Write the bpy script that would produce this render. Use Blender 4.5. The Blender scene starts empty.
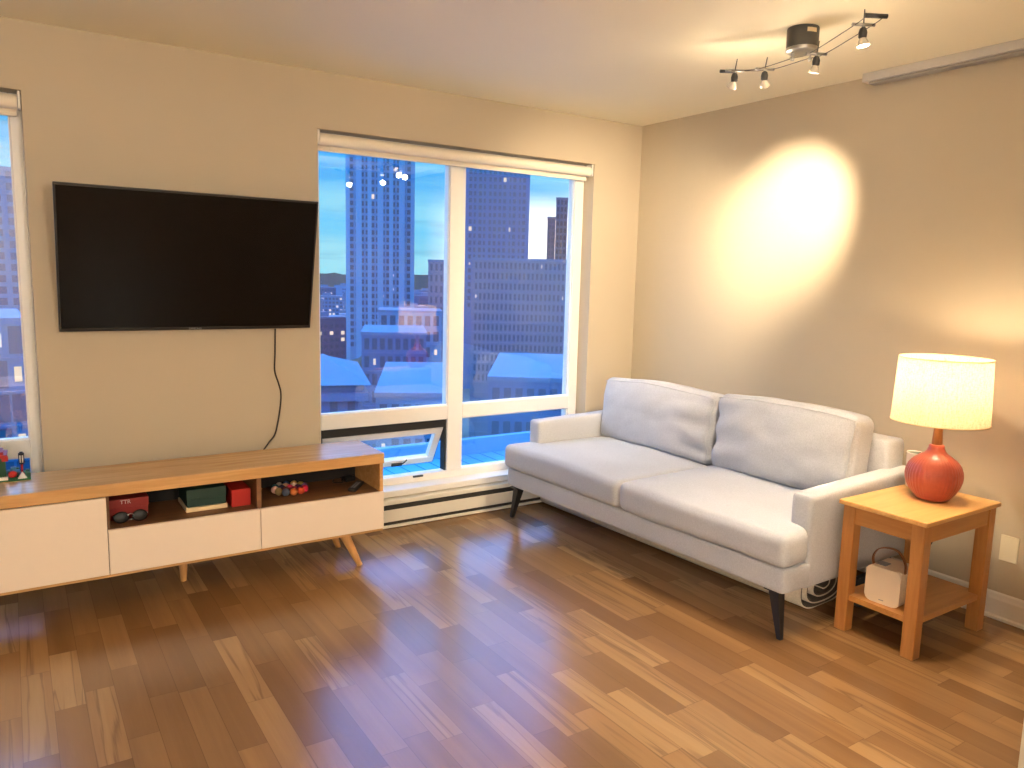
import bpy, bmesh, math, random
from mathutils import Vector, Matrix, noise
random.seed(7)
COL = bpy.context.scene.collection
PI = math.pi

# ------------------------------------------------------------------ materials
class NT:
    def __init__(s, name):
        s.m = bpy.data.materials.new(name); s.m.use_nodes = True
        s.t = s.m.node_tree; s.t.nodes.clear()
        s.out = s.t.nodes.new('ShaderNodeOutputMaterial')
    def n(s, typ, **kw):
        nd = s.t.nodes.new('ShaderNode' + typ)
        for k, v in kw.items(): setattr(nd, k, v)
        return nd
    def put(s, sock, v):
        if isinstance(v, bpy.types.NodeSocket): s.t.links.new(v, sock)
        elif v is not None: sock.default_value = v
    def math(s, op, a, b=None, c=None):
        nd = s.n('Math', operation=op)
        for i, v in enumerate((a, b, c)):
            if v is not None: s.put(nd.inputs[i], v)
        return nd.outputs[0]
    def mix(s, fac, a, b, typ='MIX'):
        nd = s.n('Mix', data_type='RGBA', blend_type=typ)
        s.put(nd.inputs[0], fac); s.put(nd.inputs[6], a); s.put(nd.inputs[7], b)
        return nd.outputs[2]
    def ramp(s, fac, stops, interp='LINEAR'):
        nd = s.n('ValToRGB'); cr = nd.color_ramp; cr.interpolation = interp
        while len(cr.elements) < len(stops): cr.elements.new(0.5)
        for e, (p, c) in zip(cr.elements, stops):
            e.position = p; e.color = c if len(c) == 4 else (*c, 1)
        s.put(nd.inputs[0], fac); return nd.outputs[0]
    def coord(s, kind='Object', scale=(1, 1, 1), rot=(0, 0, 0), loc=(0, 0, 0)):
        tc = s.n('TexCoord'); mp = s.n('Mapping')
        mp.inputs['Scale'].default_value = scale; mp.inputs['Rotation'].default_value = rot; mp.inputs['Location'].default_value = loc
        s.t.links.new(tc.outputs[kind], mp.inputs[0]); return mp.outputs[0]
    def noise(s, vec, scale=5, detail=3, rough=.5, dist=0):
        nd = s.n('TexNoise'); s.put(nd.inputs['Vector'], vec)
        nd.inputs['Scale'].default_value = scale; nd.inputs['Detail'].default_value = detail
        nd.inputs['Roughness'].default_value = rough; nd.inputs['Distortion'].default_value = dist
        return nd.outputs[0]
    def bump(s, h, strength=.2, dist=.01):
        nd = s.n('Bump'); nd.inputs['Strength'].default_value = strength; nd.inputs['Distance'].default_value = dist
        s.put(nd.inputs['Height'], h); return nd.outputs[0]
    def bsdf(s, color, rough=.5, metal=0, normal=None, spec=.5, sheen=0, coat=0, emis=None, estr=0):
        b = s.n('BsdfPrincipled')
        s.put(b.inputs['Base Color'], color if isinstance(color, bpy.types.NodeSocket) or len(color) == 4 else (*color, 1))
        s.put(b.inputs['Roughness'], rough); s.put(b.inputs['Metallic'], metal)
        b.inputs['Specular IOR Level'].default_value = spec
        b.inputs['Sheen Weight'].default_value = sheen; b.inputs['Coat Weight'].default_value = coat
        if normal is not None: s.t.links.new(normal, b.inputs['Normal'])
        if emis is not None:
            s.put(b.inputs['Emission Color'], emis if isinstance(emis, bpy.types.NodeSocket) else (*emis, 1)); s.put(b.inputs['Emission Strength'], estr)
        return b.outputs[0]
    def done(s, sh):
        s.t.links.new(sh, s.out.inputs[0]); return s.m

def c3(h):   # sRGB 0-255 to linear
    return tuple(((v / 255) / 12.92 if v / 255 <= .04045 else ((v / 255 + .055) / 1.055) ** 2.4) for v in h)
def plain(name, rgb, rough=.5, metal=0, var=.04, scale=30, bump=0, spec=.5, **kw):
    m = NT(name); v = m.coord()
    n = m.noise(v, scale, 3)
    a = tuple(max(0, x * (1 - var)) for x in rgb); b = tuple(x * (1 + var) for x in rgb)
    col = m.mix(n, (*a, 1), (*b, 1))
    nm = m.bump(n, bump, .004) if bump else None
    return m.done(m.bsdf(col, rough, metal, nm, spec, **kw))

def paint(name, rgb):
    m = NT(name); v = m.coord()
    n1 = m.noise(v, 1.2, 2); n2 = m.noise(v, 180, 4, .6)
    col = m.mix(n1, (*[x * .97 for x in rgb], 1), (*[x * 1.03 for x in rgb], 1))
    return m.done(m.bsdf(col, .62, 0, m.bump(n2, .12, .002), .35))

def wood(name, dark, light, scale=1.0, axis='x', rough=.38, grain=1.0):
    m = NT(name)
    sc = {'x': (.7, 9, 9), 'y': (9, .7, 9), 'z': (9, 9, .7)}[axis]
    v = m.coord(scale=tuple(x * scale for x in sc))
    n = m.noise(v, 3, 5, .55, .8); n2 = m.noise(v, 14, 4, .6)
    f = m.math('ADD', m.math('MULTIPLY', n, .75), m.math('MULTIPLY', n2, .25 * grain))
    col = m.ramp(f, [(.3, dark), (.7, light)])
    return m.done(m.bsdf(col, rough, 0, m.bump(n2, .05, .002), .45))

def floor_mat():
    m = NT('laminate floor')
    tc = m.n('TexCoord'); sp = m.n('SeparateXYZ'); m.t.links.new(tc.outputs['Object'], sp.inputs[0])
    X, Y = sp.outputs[0], sp.outputs[1]
    W = .0905
    i = m.math('FLOOR', m.math('DIVIDE', X, W))
    wn = m.n('TexWhiteNoise', noise_dimensions='1D'); m.put(wn.inputs['W'], m.math('ADD', i, .5))
    L = m.math('ADD', .40, m.math('MULTIPLY', wn.outputs[0], .18))
    yy = m.math('DIVIDE', m.math('ADD', Y, m.math('MULTIPLY', wn.outputs[0], 7.3)), L)
    j = m.math('FLOOR', yy)
    cb = m.n('CombineXYZ'); m.put(cb.inputs[0], i); m.put(cb.inputs[1], j)
    w2 = m.n('TexWhiteNoise', noise_dimensions='3D'); m.put(w2.inputs['Vector'], cb.outputs[0])
    r = w2.outputs[0]
    base = m.ramp(r, [(0, c3((124, 89, 55))), (.25, c3((137, 101, 63))), (.5, c3((147, 110, 70))), (.8, c3((159, 121, 78))), (1, c3((173, 136, 92)))])
    # grain, shifted for every strip
    off = m.n('CombineXYZ'); m.put(off.inputs[0], m.math('MULTIPLY', X, 11)); m.put(off.inputs[1], m.math('ADD', m.math('MULTIPLY', Y, .55), m.math('MULTIPLY', r, 40))); m.put(off.inputs[2], m.math('MULTIPLY', r, 25))
    g1 = m.noise(off.outputs[0], 1.0, 4, .55, .8)
    off2 = m.n('CombineXYZ'); m.put(off2.inputs[0], m.math('MULTIPLY', X, 60)); m.put(off2.inputs[1], m.math('ADD', m.math('MULTIPLY', Y, 3), m.math('MULTIPLY', r, 40)))
    g2 = m.noise(off2.outputs[0], 2, 4, .6, .3)
    col = m.mix(m.math('MULTIPLY', m.ramp(g1, [(.38, (0, 0, 0)), (.8, (1, 1, 1))]), .55), base, (*c3((104, 72, 46)), 1))
    veins = m.math('MULTIPLY', m.ramp(g1, [(.47, (0, 0, 0)), (.5, (1, 1, 1)), (.53, (0, 0, 0))]), m.math('GREATER_THAN', w2.outputs[0], .7))
    col = m.mix(m.math('MULTIPLY', veins, .4), col, (*c3((64, 44, 30)), 1))
    col = m.mix(m.math('MULTIPLY', m.math('SUBTRACT', .8, g2), .2), col, (*c3((88, 58, 36)), 1))
    # joints
    fx = m.math('FRACT', m.math('DIVIDE', X, W)); fy = m.math('FRACT', yy)
    ex = m.math('LESS_THAN', m.math('MINIMUM', fx, m.math('SUBTRACT', 1, fx)), .012)
    ey = m.math('LESS_THAN', m.math('MINIMUM', fy, m.math('SUBTRACT', 1, fy)), .0022)
    e = m.math('MAXIMUM', ex, ey)
    col = m.mix(m.math('MULTIPLY', e, .35), col, (*c3((60, 36, 22)), 1))
    rough = m.math('ADD', .17, m.math('MULTIPLY', g2, .12))
    return m.done(m.bsdf(col, rough, 0, m.bump(m.math('SUBTRACT', g2, m.math('MULTIPLY', e, .8)),   .05, .002), .75))

def linen(name, a, b, scale=1.0):
    m = NT(name); v = m.coord(scale=(scale,) * 3)
    big = m.noise(v, 3, 2)
    wv = m.n('TexWave', wave_type='BANDS', bands_direction='Z'); wv.inputs['Scale'].default_value = 190; wv.inputs['Distortion'].default_value = 3; m.put(wv.inputs[0], v)
    wh = m.n('TexWave', wave_type='BANDS', bands_direction='Y'); wh.inputs['Scale'].default_value = 190; wh.inputs['Distortion'].default_value = 3; m.put(wh.inputs[0], v)
    n = m.noise(v, 160, 3, .7)
    f = m.math('ADD', m.math('MULTIPLY', n, .7), m.math('MULTIPLY', big, .3))
    col = m.mix(m.ramp(f, [(.3, (0, 0, 0)), (.7, (1, 1, 1))]), (*a, 1), (*b, 1))
    h = m.math('ADD', m.math('MULTIPLY', m.math('ADD', wv.outputs[1], wh.outputs[1]), .3), n)
    return m.done(m.bsdf(col, .9, 0, m.bump(h, .25, .002), .2, sheen=.25))

def pane_mat(name='window glass', tint=(1, 1, 1), f0=.12):
    m = NT(name)
    tr = m.n('BsdfTransparent'); tr.inputs[0].default_value = (*tint, 1)
    gl = m.n('BsdfGlossy'); gl.inputs['Roughness'].default_value = 0.0; gl.inputs[0].default_value = (1, 1, 1, 1)
    lw = m.n('LayerWeight'); lw.inputs[0].default_value = .5
    f = m.math('POWER', lw.outputs['Facing'], 5)
    f = m.math('ADD', f0, m.math('MULTIPLY', f, 1 - f0))
    mx = m.n('MixShader'); m.put(mx.inputs[0], f); m.t.links.new(tr.outputs[0], mx.inputs[1]); m.t.links.new(gl.outputs[0], mx.inputs[2])
    return m.done(mx.outputs[0])

def glow(name, rgb, strength):
    m = NT(name); v = m.coord(); n = m.noise(v, 4, 1)
    e = m.n('Emission'); m.put(e.inputs[0], m.mix(n, (*rgb, 1), (*[x * .96 for x in rgb], 1))); e.inputs[1].default_value = strength
    return m.done(e.outputs[0])

def facade_mat(name, rgb, sx=1.2, sz=3.0):
    m = NT(name); v = m.coord()
    n = m.noise(v, .15, 3); n2 = m.noise(v, 3, 2)
    col = m.mix(n, (*[x * .85 for x in rgb], 1), (*[x * 1.12 for x in rgb], 1))
    col = m.mix(m.math('MULTIPLY', n2, .2), col, (*[x * .7 for x in rgb], 1))
    return m.done(m.bsdf(col, .7, 0, None, .3))

M = {}
M['wall'] = paint('warm grey wall paint', c3((190, 177, 154)))
M['ceil'] = paint('cream ceiling paint', c3((248, 238, 208)))
M['white'] = plain('white painted trim', c3((235, 230, 220)), .4, var=.02)
M['vinyl'] = plain('white vinyl window frame', c3((240, 237, 230)), .35, var=.02)
M['floor'] = floor_mat()
M['pane'] = pane_mat()
M['seal'] = plain('black rubber seal', (.012, .011, .01), .6)
M['steel'] = plain('brushed steel', (.45, .44, .42), .3, 1, scale=80)
M['darkmetal'] = plain('dark grey metal', (.05, .048, .045), .45, .3)
M['canopy'] = plain('charcoal canopy paint', (.055, .055, .05), .5)
M['blackmetal'] = plain('black metal leg', (.012, .012, .013), .35)
M['heater'] = plain('cream heater enamel', c3((226, 220, 205)), .4, var=.02)
M['slot'] = plain('dark heater grille', (.04, .035, .028), .7)
M['oak'] = wood('oak veneer along x', c3((182, 136, 84)), c3((214, 170, 114)), 1, 'x', .27)
M['oakz'] = wood('oak leg', c3((176, 128, 76)), c3((206, 158, 100)), 1, 'z', .4)
M['oakshade'] = wood('oak inner carcass with painted shade', c3((92, 62, 38)), c3((128, 90, 56)), 1, 'x', .5)  # darkened oak: shade inside the open shelf is put into the colour
M['lacquer'] = plain('white lacquer door', c3((238, 222, 204)), .3, var=.015)
M['backshade'] = plain('back board with painted shade', (.012, .009, .007), .85)  # near black: shade at the back of the shelf is painted in
M['birch'] = wood('pale beech top', c3((200, 148, 82)), c3((224, 176, 110)), 1, 'x', .32)
M['beechz'] = wood('beech leg', c3((168, 110, 58)), c3((196, 138, 78)), 1, 'z', .4)
M['beechx'] = wood('beech rail', c3((172, 116, 60)), c3((200, 144, 82)), 1, 'x', .4)
M['beechy'] = wood('beech rail across', c3((172, 116, 60)), c3((200, 144, 82)), 1, 'y', .4)
M['linen'] = linen('light grey linen', c3((168, 170, 175)), c3((196, 198, 203)))
M['piping'] = plain('linen seam', c3((186, 188, 192)), .9)
M['rug'] = linen('pale rug backing', c3((206, 196, 176)), c3((236, 226, 206)), .6)
M['rugdark'] = plain('dark rug pile', c3((84, 76, 66)), .95, var=.4, scale=60)
M['tvscreen'] = plain('black glossy screen', (.004, .0035, .003), .22, var=.02, spec=.16)
M['tvbody'] = plain('black plastic bezel', (.012, .011, .011), .35)
M['cord'] = plain('dark brown cord', (.03, .022, .016), .6)
M['logo'] = plain('silver logo', (.35, .35, .36), .4, .5)
M['blind'] = plain('white roller fabric', c3((238, 228, 208)), .7, var=.02)
M['red'] = plain('red cardboard', c3((134, 28, 22)), .55, var=.08)  # red toned down, the shelf's shade is put into its colour
M['brightred'] = plain('bright red box', c3((170, 26, 16)), .5, var=.06)
M['green'] = plain('dark green box', c3((24, 54, 44)), .5, var=.06)
M['cream'] = plain('cream card', c3((222, 200, 160)), .6)
M['ink'] = plain('pale lettering', c3((214, 200, 196)), .6)
M['lens'] = plain('dark lens', (.008, .008, .009), .3, spec=.2)
M['blackplastic'] = plain('black plastic', (.014, .014, .015), .4)
M['grey'] = plain('grey plastic', (.25, .25, .26), .4)
M['device'] = plain('warm white plastic', c3((232, 214, 192)), .4, var=.02)
M['leather'] = plain('tan leather', c3((132, 78, 40)), .5, var=.1)
M['plate'] = plain('ivory wall plate', c3((226, 216, 190)), .35, var=.01)
M['ceramicwhite'] = plain('white ceramic', c3((232, 226, 218)), .25)
M['cupin'] = plain('grey green glaze', c3((112, 122, 108)), .3)
M['neckwood'] = wood('lamp neck wood', c3((134, 82, 40)), c3((176, 116, 62)), 1.5, 'z', .4)

def coral_mat():
    m = NT('coral ribbed ceramic'); v = m.coord()
    n = m.noise(v, 9, 4, .6)
    col = m.ramp(n, [(.3, c3((164, 70, 56))), (.7, c3((198, 98, 78)))])
    return m.done(m.bsdf(col, .28, 0, m.bump(n, .08, .003), .5, coat=.3))
M['coral'] = coral_mat()

def shade_mat():
    m = NT('linen lamp shade'); v = m.coord(scale=(1, 1, 1))
    n = m.noise(m.coord(scale=(40, 40, 160)), 2, 4, .7); n2 = m.noise(m.coord(scale=(160, 160, 30)), 1.5, 3, .7)
    f = m.math('MULTIPLY', m.math('ADD', n, n2), .5)
    col = m.ramp(f, [(.35, c3((200, 170, 130))), (.62, c3((238, 216, 184)))])
    d = m.n('BsdfDiffuse'); m.put(d.inputs[0], col)
    t = m.n('BsdfTranslucent'); m.put(t.inputs[0], col)
    mx = m.n('MixShader'); mx.inputs[0].default_value = .42
    m.t.links.new(d.outputs[0], mx.inputs[1]); m.t.links.new(t.outputs[0], mx.inputs[2])
    return m.done(mx.outputs[0])
M['shade'] = shade_mat()
M['bulb'] = glow('warm lit bulb', (1, .78, .48), 8)
M['spotlens'] = glow('halogen lens', (1, .82, .55), 25)
M['spotlensdim'] = glow('halogen lens side', (1, .82, .55), 2.5)

# ------------------------------------------------------------------ mesh helpers
def bx(bm, x0, x1, y0, y1, z0, z1, bev=0, seg=2, mat=0, M4=None):
    vs = [bm.verts.new((x, y, z)) for z in (z0, z1) for y in (y0, y1) for x in (x0, x1)]
    fs = [bm.faces.new([vs[i] for i in f]) for f in ((0, 2, 3, 1), (4, 5, 7, 6), (0, 1, 5, 4), (2, 6, 7, 3), (0, 4, 6, 2), (1, 3, 7, 5))]
    for f in fs: f.material_index = mat
    if bev:
        es = list({e for f in fs for e in f.edges})
        r = bmesh.ops.bevel(bm, geom=es, offset=bev, segments=seg, affect='EDGES', profile=.5)
        vs = list({v for f in r['faces'] for v in f.verts} | {v for v in vs if v.is_valid})
        for f in r['faces']: f.material_index = mat
    if M4 is not None:
        bmesh.ops.transform(bm, matrix=M4, verts=[v for v in vs if v.is_valid])
    return vs
def lathe(bm, prof, n=32, cx=0, cy=0, rib=None, mat=0, cap=True, M4=None):
    rings = []
    for (r, z) in prof:
        ring = []
        for k in range(n):
            a = 2 * PI * k / n; rr = r * (rib(a, z) if rib else 1)
            ring.append(bm.verts.new((cx + rr * math.cos(a), cy + rr * math.sin(a), z)))
        rings.append(ring)
    for a, b in zip(rings, rings[1:]):
        for k in range(n):
            f = bm.faces.new((a[k], a[(k + 1) % n], b[(k + 1) % n], b[k])); f.material_index = mat; f.smooth = True
    if cap:
        f = bm.faces.new(list(reversed(rings[0]))); f.material_index = mat
        f = bm.faces.new(rings[-1]); f.material_index = mat
    if M4 is not None: bmesh.ops.transform(bm, matrix=M4, verts=[v for r in rings for v in r])
    return rings
def cyl(bm, p0, p1, r0, r1=None, n=12, mat=0):
    r1 = r0 if r1 is None else r1
    p0 = Vector(p0); p1 = Vector(p1); d = p1 - p0
    q = d.to_track_quat('Z', 'Y').to_matrix().to_4x4()
    lathe(bm, [(r0, 0), (r1, d.length)], n, mat=mat, M4=Matrix.Translation(p0) @ q)
def tube(bm, pts, r, n=8, mat=0):
    pts = [Vector(p) for p in pts]; rings = []
    up = None
    for i, p in enumerate(pts):
        t = (pts[min(i + 1, len(pts) - 1)] - pts[max(i - 1, 0)]).normalized()
        if up is None: up = t.orthogonal().normalized()
        u = (up - t * up.dot(t)).normalized(); w = t.cross(u); up = u
        rings.append([bm.verts.new(p + (u * math.cos(2 * PI * k / n) + w * math.sin(2 * PI * k / n)) * r) for k in range(n)])
    for a, b in zip(rings, rings[1:]):
        for k in range(n):
            f = bm.faces.new((a[k], a[(k + 1) % n], b[(k + 1) % n], b[k])); f.smooth = True; f.material_index = mat
    bm.faces.new(list(reversed(rings[0]))).material_index = mat; bm.faces.new(rings[-1]).material_index = mat
def spline(ctrl, n=10):
    ctrl = [Vector(c) for c in ctrl]; out = []
    P = [ctrl[0] * 2 - ctrl[1]] + ctrl + [ctrl[-1] * 2 - ctrl[-2]]
    for i in range(1, len(P) - 2):
        for k in range(n):
            t = k / n; a, b, c, d = P[i - 1], P[i], P[i + 1], P[i + 2]
            out.append(.5 * ((2 * b) + (c - a) * t + (2 * a - 5 * b + 4 * c - d) * t * t + (3 * b - a - 3 * c + d) * t ** 3))
    out.append(ctrl[-1]); return out
def soft_box(bm, size, r, div=(24, 24, 8), fn=None, off=(0, 0, 0)):
    """rounded, finely divided box centred on off; fn(u,v,w,p) may reshape it (u,v,w in -1..1)"""
    h = Vector(size) / 2; cache = {}
    def V(u, v, w):
        k = (round(u, 5), round(v, 5), round(w, 5))
        if k in cache: return cache[k]
        p = Vector((u * h.x, v * h.y, w * h.z))
        c = Vector((max(-h.x + r, min(h.x - r, p.x)), max(-h.y + r, min(h.y - r, p.y)), max(-h.z + r, min(h.z - r, p.z))))
        d = p - c
        if d.length > 1e-9:
            # map cube-like remainder onto the sphere of radius r
            m = max(abs(d.x), abs(d.y), abs(d.z)); p = c + d.normalized() * m
        if fn: p = fn(u, v, w, p)
        cache[k] = bm.verts.new(p + Vector(off)); return cache[k]
    def face(axis, sgn):
        a, b = [i for i in range(3) if i != axis]
        A, B = div[a], div[b]
        def ss(i, n): # denser towards the edges
            t = -1 + 2 * i / n; return t * (1.5 - .5 * t * t)
        for i in range(A):
            for j in range(B):
                q = []
                for (ii, jj) in ((i, j), (i + 1, j), (i + 1, j + 1), (i, j + 1)):
                    c = [0, 0, 0]; c[axis] = sgn; c[a] = ss(ii, A); c[b] = ss(jj, B)
                    q.append(V(*c))
                if (sgn > 0) ^ (axis == 1): pass
                else: q.reverse()
                f = bm.faces.new(q); f.smooth = True
    for ax in range(3):
        for s in (-1, 1): face(ax, s)
def obj(name, bm, mat, parent=None, smooth=None, kind=None):
    me = bpy.data.meshes.new(name)
    bmesh.ops.recalc_face_normals(bm, faces=bm.faces)
    bm.to_mesh(me); bm.free()
    for k in (mat if isinstance(mat, (list, tuple)) else [mat]):
        me.materials.append(M[k] if isinstance(k, str) else k)
    if smooth:
        me.shade_smooth()
        try: me.set_sharp_from_angle(angle=math.radians(smooth))
        except Exception: pass
    o = bpy.data.objects.new(name, me); COL.objects.link(o)
    if parent: o.parent = parent
    if kind: o['kind'] = kind
    return o
def tag(o, label, cat, group=None, kind=None):
    o['label'] = label; o['category'] = cat
    if group: o['group'] = group
    if kind: o['kind'] = kind
    return o
def thing(name, label, cat, loc=(0, 0, 0), rz=0, group=None):
    o = bpy.data.objects.new(name, None); COL.objects.link(o); o.empty_display_size = .1
    o.location = loc; o.rotation_euler = (0, 0, rz); return tag(o, label, cat, group)
def B(): return bmesh.new()
def boxobj(name, dims, mat, parent=None, bev=0, kind=None, seg=2):
    bm = B(); bx(bm, *dims, bev=bev, seg=seg); return obj(name, bm, mat, parent, kind=kind)
def text_obj(name, body, size, mat, parent, mtx, extrude=.0004):
    cu = bpy.data.curves.new(name, 'FONT'); cu.body = body; cu.size = size; cu.extrude = extrude
    cu.align_x = 'CENTER'; cu.align_y = 'CENTER'
    t = bpy.data.objects.new(name, cu); COL.objects.link(t)
    dg = bpy.context.evaluated_depsgraph_get(); me = bpy.data.meshes.new_from_object(t.evaluated_get(dg))
    bpy.data.objects.remove(t); bpy.data.curves.remove(cu)
    me.materials.clear(); me.materials.append(M[mat]); me.transform(mtx)
    o = bpy.data.objects.new(name, me); COL.objects.link(o); o.parent = parent
    return o

# ------------------------------------------------------------------ camera (solved from the photograph)
F_PX, YAW, PITCH, ROLL = 764.62, .5817, -.1397, .0247
CAM = Vector((-3.5785, -3.9435, 1.4431))
Fv = Vector((math.sin(YAW) * math.cos(PITCH), math.cos(YAW) * math.cos(PITCH), math.sin(PITCH)))
R0 = Vector((math.cos(YAW), -math.sin(YAW), 0)); U0 = R0.cross(Fv)
Rv = R0 * math.cos(ROLL) + U0 * math.sin(ROLL); Uv = -R0 * math.sin(ROLL) + U0 * math.cos(ROLL)
cam = bpy.data.cameras.new('camera'); co = bpy.data.objects.new('camera', cam); COL.objects.link(co)
cam.sensor_width = 36; cam.lens = F_PX / 1024 * 36; cam.clip_start = .05; cam.clip_end = 3000
m = Matrix((Rv, Uv, -Fv)).transposed().to_4x4(); m.translation = CAM
co.matrix_world = m
bpy.context.scene.camera = co

# ------------------------------------------------------------------ room shell
H = 2.45; XL = -5.6; YF = -6.6; TW = .26
W1 = (-2.213, -.395); W2 = (-5.03, -3.490); WZ = (.205, 2.168)
bm = B()
bx(bm, XL, 0, YF, .10, -.12, 0); obj('floor', bm, 'floor', kind='structure')
bm = B(); bx(bm, XL - .2, .2, YF - .2, TW, H, H + .15); obj('ceiling', bm, 'ceil', kind='structure')
bm = B()
for x0, x1 in ((XL - .2, W2[0]), (W2[1], W1[0]), (W1[1], .2)): bx(bm, x0, x1, 0, TW, -.12, H)
for x0, x1 in (W1, W2):
    bx(bm, x0, x1, 0, TW, WZ[1], H); bx(bm, x0, x1, 0, TW, -.12, WZ[0] - .035)
obj('wall_back', bm, 'wall', kind='structure')
bm = B(); bx(bm, 0, .2, YF - .2, 0, -.12, H); obj('wall_right', bm, 'wall', kind='structure')
bm = B(); bx(bm, XL - .2, XL, YF - .2, 0, -.12, H); obj('wall_left', bm, 'wall', kind='structure')
bm = B(); bx(bm, XL, 0, YF - .2, YF, -.12, H); obj('wall_front', bm, 'wall', kind='structure')
# partition whose end just shows at the lower right corner
PX, PY = -1.42, -3.135
bm = B(); bx(bm, PX, 0, PY - .12, PY, 0, 2.45, bev=0); obj('wall_partition', bm, 'wall', kind='structure')
def baseboard(name, pts):
    (xa, ya, xb, yb), d = pts
    bm = B()
    prof = [(0, 0), (.024, 0), (.024, .012), (.016, .018), (.016, .088), (.012, .098), (.010, .112), (.004, .118), (0, .118)]
    n = len(prof); dirv = Vector(d)
    A = [bm.verts.new((xa + dirv.x * p[0], ya + dirv.y * p[0], p[1])) for p in prof]
    C = [bm.verts.new((xb + dirv.x * p[0], yb + dirv.y * p[0], p[1])) for p in prof]
    for i in range(n): bm.faces.new((A[i], A[(i + 1) % n], C[(i + 1) % n], C[i]))
    bm.faces.new(A); bm.faces.new(C)
    obj(name, bm, 'white', kind='structure')
baseboard('baseboard_right', ((0, -.001, 0, PY + .001), (-1, 0)))
baseboard('baseboard_left', ((XL, -.001, XL, YF), (1, 0)))
baseboard('baseboard_front', ((XL, YF, 0, YF), (0, 1)))

# ------------------------------------------------------------------ windows
def window(n, X0, X1, XM, sash_left=True):
    YB, YG = .10, .135        # room-side face of frame, glass plane
    bm = B()
    J = .042
    Z0, Z1 = WZ
    def fr(a, b, c, d): bx(bm, a, b, YB, YB + .075, c, d, bev=.003, seg=1)
    jr = .068 if n == 1 else .046
    jl = .038
    fr(X0, X0 + jl, Z0, Z1); fr(X1 - jr, X1, Z0, Z1)
    fr(X0 + jl, X1 - jr, 2.094, Z1); fr(X0 + jl, X1 - jr, Z0, .250)
    fr(XM - .052, XM + .052, .250, 2.094)
    for a, b in ((X0 + jl, XM - .052), (XM + .052, X1 - jr)): fr(a, b, .572, .657)
    root = obj('window_%d' % n, bm, 'vinyl', kind='structure')
    # glazing beads, a lighter step around every light
    bays = [(X0 + jl, XM - .052, .657, 2.094, 1), (XM + .052, X1 - jr, .657, 2.094, 1), (XM + .052, X1 - jr, .250, .572, 1), (X0 + jl, XM - .052, .250, .572, 0)]
    for a, b, c, d, fixed in bays:
        if fixed or not sash_left:
            w = .005; bm = B()
            bx(bm, a, a + w, YB + .012, YB + .04, c, d); bx(bm, b - w, b, YB + .012, YB + .04, c, d)
            bx(bm, a + w, b - w, YB + .012, YB + .04, c, c + w); bx(bm, a + w, b - w, YB + .012, YB + .04, d - w, d)
            obj('glazing_bead', bm, 'vinyl', root)
            boxobj('pane', (a + w, b - w, YG, YG + .006, c + w, d - w), 'pane', root)
    # stool (sill board)
    bm = B(); bx(bm, X0 + .001, X1 - .001, -.022, YB + .01, Z0 - .035, Z0 + .004, bev=.006)
    obj('window_sill', bm, 'white', root)
    return root
win1 = window(1, W1[0], W1[1], -1.331)
# open awning sash, hinged at its top edge, swung outwards
sx0, sx1 = -2.160, -1.394; szt, szb = .545, .275; sh = .287; ang = math.radians(30.5)
sash = bpy.data.objects.new('awning_sash', None); COL.objects.link(sash); sash.parent = win1
sash.location = ((sx0 + sx1) / 2,   .128, .516); sash.rotation_euler = (ang, 0, 0)
hw = (sx1 - sx0) / 2
bm = B(); fw = .046
for d in ((-hw, hw, 0, .04, -fw, 0), (-hw, hw, 0, .04, -sh, -sh + fw), (-hw, -hw + fw, 0, .04, -sh + fw, -fw), (hw - fw, hw, 0, .04, -sh + fw, -fw)):
    bx(bm, *d, bev=.004, seg=1)
obj('sash_frame', bm, 'vinyl', sash)
bm = B()
for d in ((-hw - .009, hw + .009, .012, .034, 0.0, .012), (-hw - .009, hw + .009, .012, .034, -sh - .01, -sh), (-hw - .009, -hw, .012, .034, -sh, 0), (hw, hw + .009, .012, .034, -sh, 0)):
    bx(bm, *d)
obj('sash_seal', bm, 'seal', sash)
boxobj('pane', (-hw + fw, hw - fw, .016, .022, -sh + fw, -fw), 'pane', sash)
bm = B(); bx(bm, .095, .165, -.014, 0, -sh + .012, -sh + .03, bev=.003); tube(bm, [(.130, -.008, -sh + .022), (.16, -.028, -sh + .05), (.175, -.03, -sh + .075)], .0045)
obj('sash_handle', bm, 'darkmetal', sash)
bm = B(); bx(bm, -1.615, -1.55, .088, .10, .236, .247, bev=.002); obj('sash_latch', bm, 'darkmetal', win1)
# dark gasket lining the opening that the sash leaves
bm = B(); o0, o1 = W1[0] + .04, -1.383
bx(bm, o0, o1, .118, .172, .522, .5715); bx(bm, o1 - .010, o1, .118, .172, .250, .522); bx(bm, o0, o0 + .010, .118, .172, .250, .522)
obj('opening_gasket', bm, 'seal', win1)
win2 = window(2, W2[0], W2[1], -4.26, sash_left=False)
def blind(x0, x1, label):
    t = thing('roller_blind', label, 'roller blind', ((x0 + x1) / 2, .034, 2.122))
    h = (x1 - x0) / 2
    bm = B(); cyl(bm, (-h + .014, 0, 0), (h - .014, 0, 0), .030, n=28); o = obj('fabric_roll', bm, 'blind', t, smooth=40)
    bm = B(); bx(bm, -h + .016, h - .016, .024, .0275, -.046, -.0, bev=0); bx(bm, -h + .016, h - .016, .019, .032, -.056, -.040, bev=.003)
    obj('bottom_bar', bm, 'blind', t)
    for s in (-1, 1):
        bm = B(); bx(bm, *(sorted((s * (h - .012), s * (h - .001)))), -.03, .03, -.03, .043, bev=.003); obj('bracket', bm, 'white', t)
blind(W1[0] + .002, W1[1] - .002, 'white roller blind rolled up at the head of the large two-bay window beside the television')
blind(W2[0] + .002, W2[1] - .002, 'white roller blind over the window cut by the left edge of the photo')

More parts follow.
